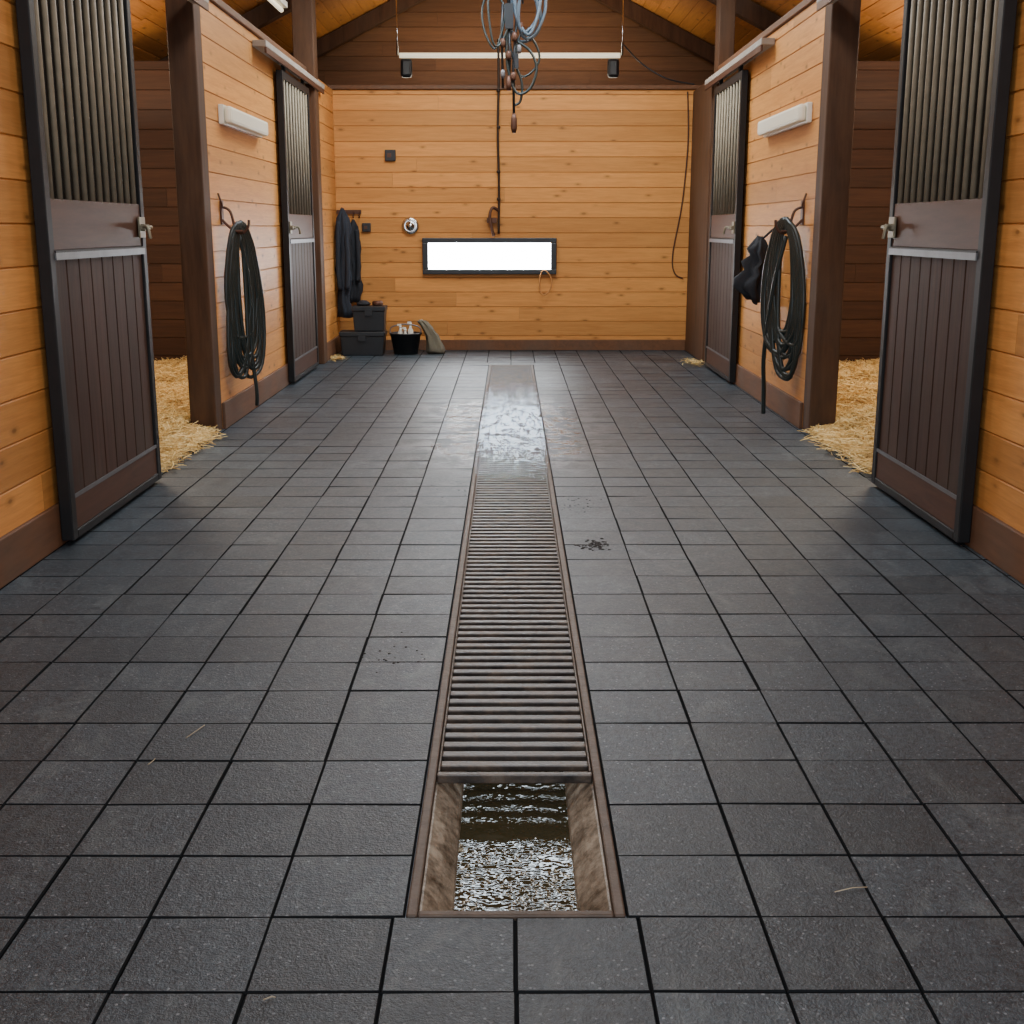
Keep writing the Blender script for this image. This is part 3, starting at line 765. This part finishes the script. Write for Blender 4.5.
mb.tube([(-.05, .01, .1), (-.06, .01, -.1), (-.05, .01, -.58)], .011, 8); mb.tube([(.07, .01, 0), (.04, .02, -.4), (.045, .02, -.80)], .012, 8)
mb.tube([(.0, .01, 0), (.01, .02, -.3), (.0, .02, -.55)], .013, 8)
mb.obj('hanger', [M_black], parent=root)
def fit(prof, x, z, m=None):
    mb = MB(); mb.lathe(prof, Matrix.Translation((x, -.02, z)), 12); mb.obj('fitting', [m or M_rust], parent=root, label='metal hose coupling')
for x, z in ((-.05, -.25), (.0, -.35), (.05, -.20), (.04, -.52), (.10, -.12)): fit([(.018, 0), (.025, .02), (.025, .05), (.017, .07)], x, z)
fit([(.014, 0), (.02, .02), (.02, .05), (.013, .07)], -.05, -.50, M_strip); fit([(.014, 0), (.02, .02), (.02, .05), (.013, .07)], .09, -.30, M_strip)
fit([(.016, 0), (.028, .04), (.026, .12), (.014, .16)], .045, -.95)
fit([(.018, 0), (.024, .05), (.018, .12)], .0, -.60)

# ------------------------------------------------------------------ straw bedding
def hgt(x, y, hmax=.14):
    d = abs(x)-1.80
    r = min(1, max(0, d/0.55))
    return 0.014+hmax*r*(.75+.55*noise.noise(Vector((x*1.6, y*1.6, 3))))+.04*noise.noise(Vector((x*6, y*6, 1)))*min(1, r*1.4+.05)
def straw(name, side, xa, xb, ya, yb, n, label, spill=0, gx=44, gy=50):
    mb = MB()
    for i in range(gx+1):
        for j in range(gy+1):
            y = ya+(yb-ya)*j/gy; x = xa+(xb-xa)*i/gx
            mb.v.append((x, y, max(.002, hgt(x, y)-.010)))
    for i in range(gx):
        for j in range(gy):
            a = i*(gy+1)+j
            q = [a, a+gy+1, a+gy+2, a+1]
            if side < 0: q = q[::-1]
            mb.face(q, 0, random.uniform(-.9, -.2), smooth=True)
    rnd = random.Random(5 if spill == 0 else 8)
    for _ in range(n):
        y = rnd.uniform(ya+.02, yb-.02)
        x = xa+(xb-xa)*rnd.random()**(1.6 if not spill else 1.0)
        if spill and rnd.random() < .20: x = xa-side*rnd.random()**2.5*spill
        z = max(.004, hgt(x, y)+rnd.uniform(-.004, .020))
        l = rnd.uniform(.03, .13); th = rnd.uniform(0, math.pi*2); el = rnd.gauss(0, .34)
        if spill: el *= .5
        d = Vector((math.cos(th)*math.cos(el), math.sin(th)*math.cos(el), math.sin(el)))
        if y+abs(d.y)*l/2 > yb: y = yb-abs(d.y)*l/2
        if not spill and side*(x-xa) < abs(d.x)*l/2: x = xa+side*abs(d.x)*l/2
        if spill and side*(xb-x) < abs(d.x)*l/2: x = xb-side*abs(d.x)*l/2
        p = Vector((x, y, z)); a = p-d*l/2; c = p+d*l/2
        if a.z < .003: a.z = .003
        if c.z < .003: c.z = .003
        w_ = Vector((-math.sin(th), math.cos(th), 0))*rnd.uniform(.0013, .0030); u_ = Vector((0, 0, .003))
        b = len(mb.v); t = rnd.uniform(-.7, 1)
        mb.v += [tuple(a-w_), tuple(a+w_), tuple(c+w_), tuple(c-w_), tuple(a+u_), tuple(c+u_)]
        mb.face([b, b+4, b+5, b+3], 0, t); mb.face([b+4, b+1, b+2, b+5], 0, t)
    o = mb.obj(name, [M_straw]); o['kind'] = 'stuff'; thing(o, label, 'straw'); return o
la = 'loose golden straw bedding covering the stall floor'
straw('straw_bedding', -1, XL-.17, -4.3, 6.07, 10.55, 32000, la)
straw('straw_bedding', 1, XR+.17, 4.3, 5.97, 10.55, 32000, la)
la = 'golden straw spilling over the stall threshold'
straw('straw_spill', -1, XL-.02, XL-.168, 6.10, 7.46, 1700, la, .09, 6, 12)
straw('straw_spill', 1, XR+.02, XR+.168, 6.00, 7.46, 1700, la, .09, 6, 12)
def tuft(x0, y0, r, n, label):
    mb = MB(); rnd = random.Random(11)
    for _ in range(n):
        x = x0+rnd.gauss(0, r*.4); y = y0+rnd.gauss(0, r); x = max(XL2+.035, min(XR-.045, x)); y = min(y, 12.15)
        l = rnd.uniform(.03, .09); th = rnd.uniform(0, 6.28); z = .004+rnd.random()*.03
        d = Vector((math.cos(th), math.sin(th), rnd.uniform(-.05, .25)))*l/2
        if x+abs(d.x) > XR-.04 or x-abs(d.x) < XL2+.03: d.x *= .1
        w_ = Vector((-math.sin(th), math.cos(th), 0))*.003
        p = Vector((x, y, z)); b = len(mb.v); t = rnd.uniform(-.5, 1)
        mb.v += [tuple(p-d-w_), tuple(p-d+w_), tuple(p+d+w_), tuple(p+d-w_)]; mb.face([b, b+1, b+2, b+3], 0, t)
    o = mb.obj('straw_wisps', [M_straw]); o['kind'] = 'stuff'; thing(o, label, 'straw')
tuft(XL2+.09, 11.88, .09, 160, 'small scatter of straw by the wall foot'); tuft(XR-.12, 11.5, .13, 200, 'small scatter of straw by the post foot')
for (x, y, l, th) in ((-.80, 2.88, .085, 1.25), (-.86, 2.70, .035, 1.35), (.66, 2.12, .07, .25), (-.40, 1.78, .02, .3), (1.5, 3.2, .04, .8)):
    mb = MB(); d = Vector((math.cos(th), math.sin(th), 0))*l/2; p = Vector((x, y, .0035)); mb.tube([p-d, p+Vector((.004, .003, .002)), p+d], .0011, 5)
    thing(mb.obj('straw_stalk', [M_stalk]), 'single pale straw stalk lying on the pavers', 'straw', 'stray straws on the pavers')
def mud(x0, y0, r, n, seed, smax=.009):
    rnd = random.Random(seed); mb = MB()
    for _ in range(n):
        x = x0+rnd.gauss(0, r); y = y0+rnd.gauss(0, r*1.3); s = rnd.uniform(.002, smax)
        if DX0-.01 < x < DX1+.01: x = DX1+.01+rnd.random()*.05 if x0 > 0 else DX0-.01-rnd.random()*.05
        mb.lathe([(s, 0), (s*.8, s*.25), (s*.2, s*.35)], Matrix.Translation((x, y, .0008)), 7)
    o = mb.obj('mud_crumbs', [M_dirt]); o['kind'] = 'stuff'; thing(o, 'dark crumbs of dried mud on the pavers', 'mud')
mud(.345, 4.75, .028, 90, 1); mud(.30, 5.5, .08, 35, 2, .005); mud(-.36, 3.45, .05, 22, 3, .005); mud(-.30, 5.9, .10, 18, 4, .005)

# ------------------------------------------------------------------ lights
def area(name, loc, rot, sx, sy, e, col=(1, 1, 1)):
    l = bpy.data.lights.new(name, 'AREA'); l.shape = 'RECTANGLE'; l.size = sx; l.size_y = sy; l.energy = e; l.color = col
    o = bpy.data.objects.new(name, l); o.location = loc; o.rotation_euler = rot; C.objects.link(o); return o
neu = (.97, .98, 1.0); wst = (1.0, .88, .68)
area('lamp_light', (-1.0, 6.6, 3.2), (0, 0, 0), .4, 1.5, 31, neu)
area('lamp_light', (1.0, 6.6, 3.2), (0, 0, 0), .4, 1.5, 31, neu)
area('lamp_light', (0, 3.6, 3.2), (0, 0, 0), .4, 1.5, 33, neu)
area('lamp_light', (-1.0, 10.9, 3.3), (0, 0, 0), .4, 1.5, 27, (1, .92, .78))
area('lamp_light', (1.0, 10.9, 3.3), (0, 0, 0), .4, 1.5, 27, (1, .92, .78))
area('stall_light', (-3.0, 8.2, 2.5), (0, 0, 0), .6, 1.5, 72, wst)
area('stall_light', (3.0, 8.2, 2.5), (0, 0, 0), .6, 1.5, 72, wst)
area('back_room_light', (0, 13.8, 2.7), (math.pi, 0, 0), 2.5, .3, 24, wst)
area('barn_door_daylight', (0, -1.4, 1.6), (math.radians(90), 0, 0), 3.6, 2.6, 125, (.80, .90, 1.0))
for y in (3.0, 7.5, 10.5):
    for x in (-.8, .8):
        p = bpy.data.lights.new('roof_fill', 'POINT'); p.energy = 8.5; p.color = wst; p.shadow_soft_size = .25  # added fill points that brighten the roof, no fixtures here
        o = bpy.data.objects.new('roof_fill', p); o.location = (x, y, 2.95); C.objects.link(o)
for x in (-3.2, 3.2):
    area('stall_roof_fill', (x, 8.9, 2.05), (math.pi, 0, 0), .5, 2.5, 34, wst)  # added fill aimed up to brighten the roof over the stalls
W = bpy.data.worlds.new('World'); bpy.context.scene.world = W; W.use_nodes = True
bg = W.node_tree.nodes['Background']; bg.inputs[0].default_value = (.75, .85, 1, 1); bg.inputs[1].default_value = .5

# ------------------------------------------------------------------ camera
cam = bpy.data.cameras.new('Camera'); cam.sensor_width = 36; cam.lens = 36*1214/1024
co = bpy.data.objects.new('Camera', cam); C.objects.link(co)
co.location = (0, 0, 1.25)
co.rotation_euler = (math.radians(90-13.17), 0, math.radians(-0.097))
bpy.context.scene.camera = co
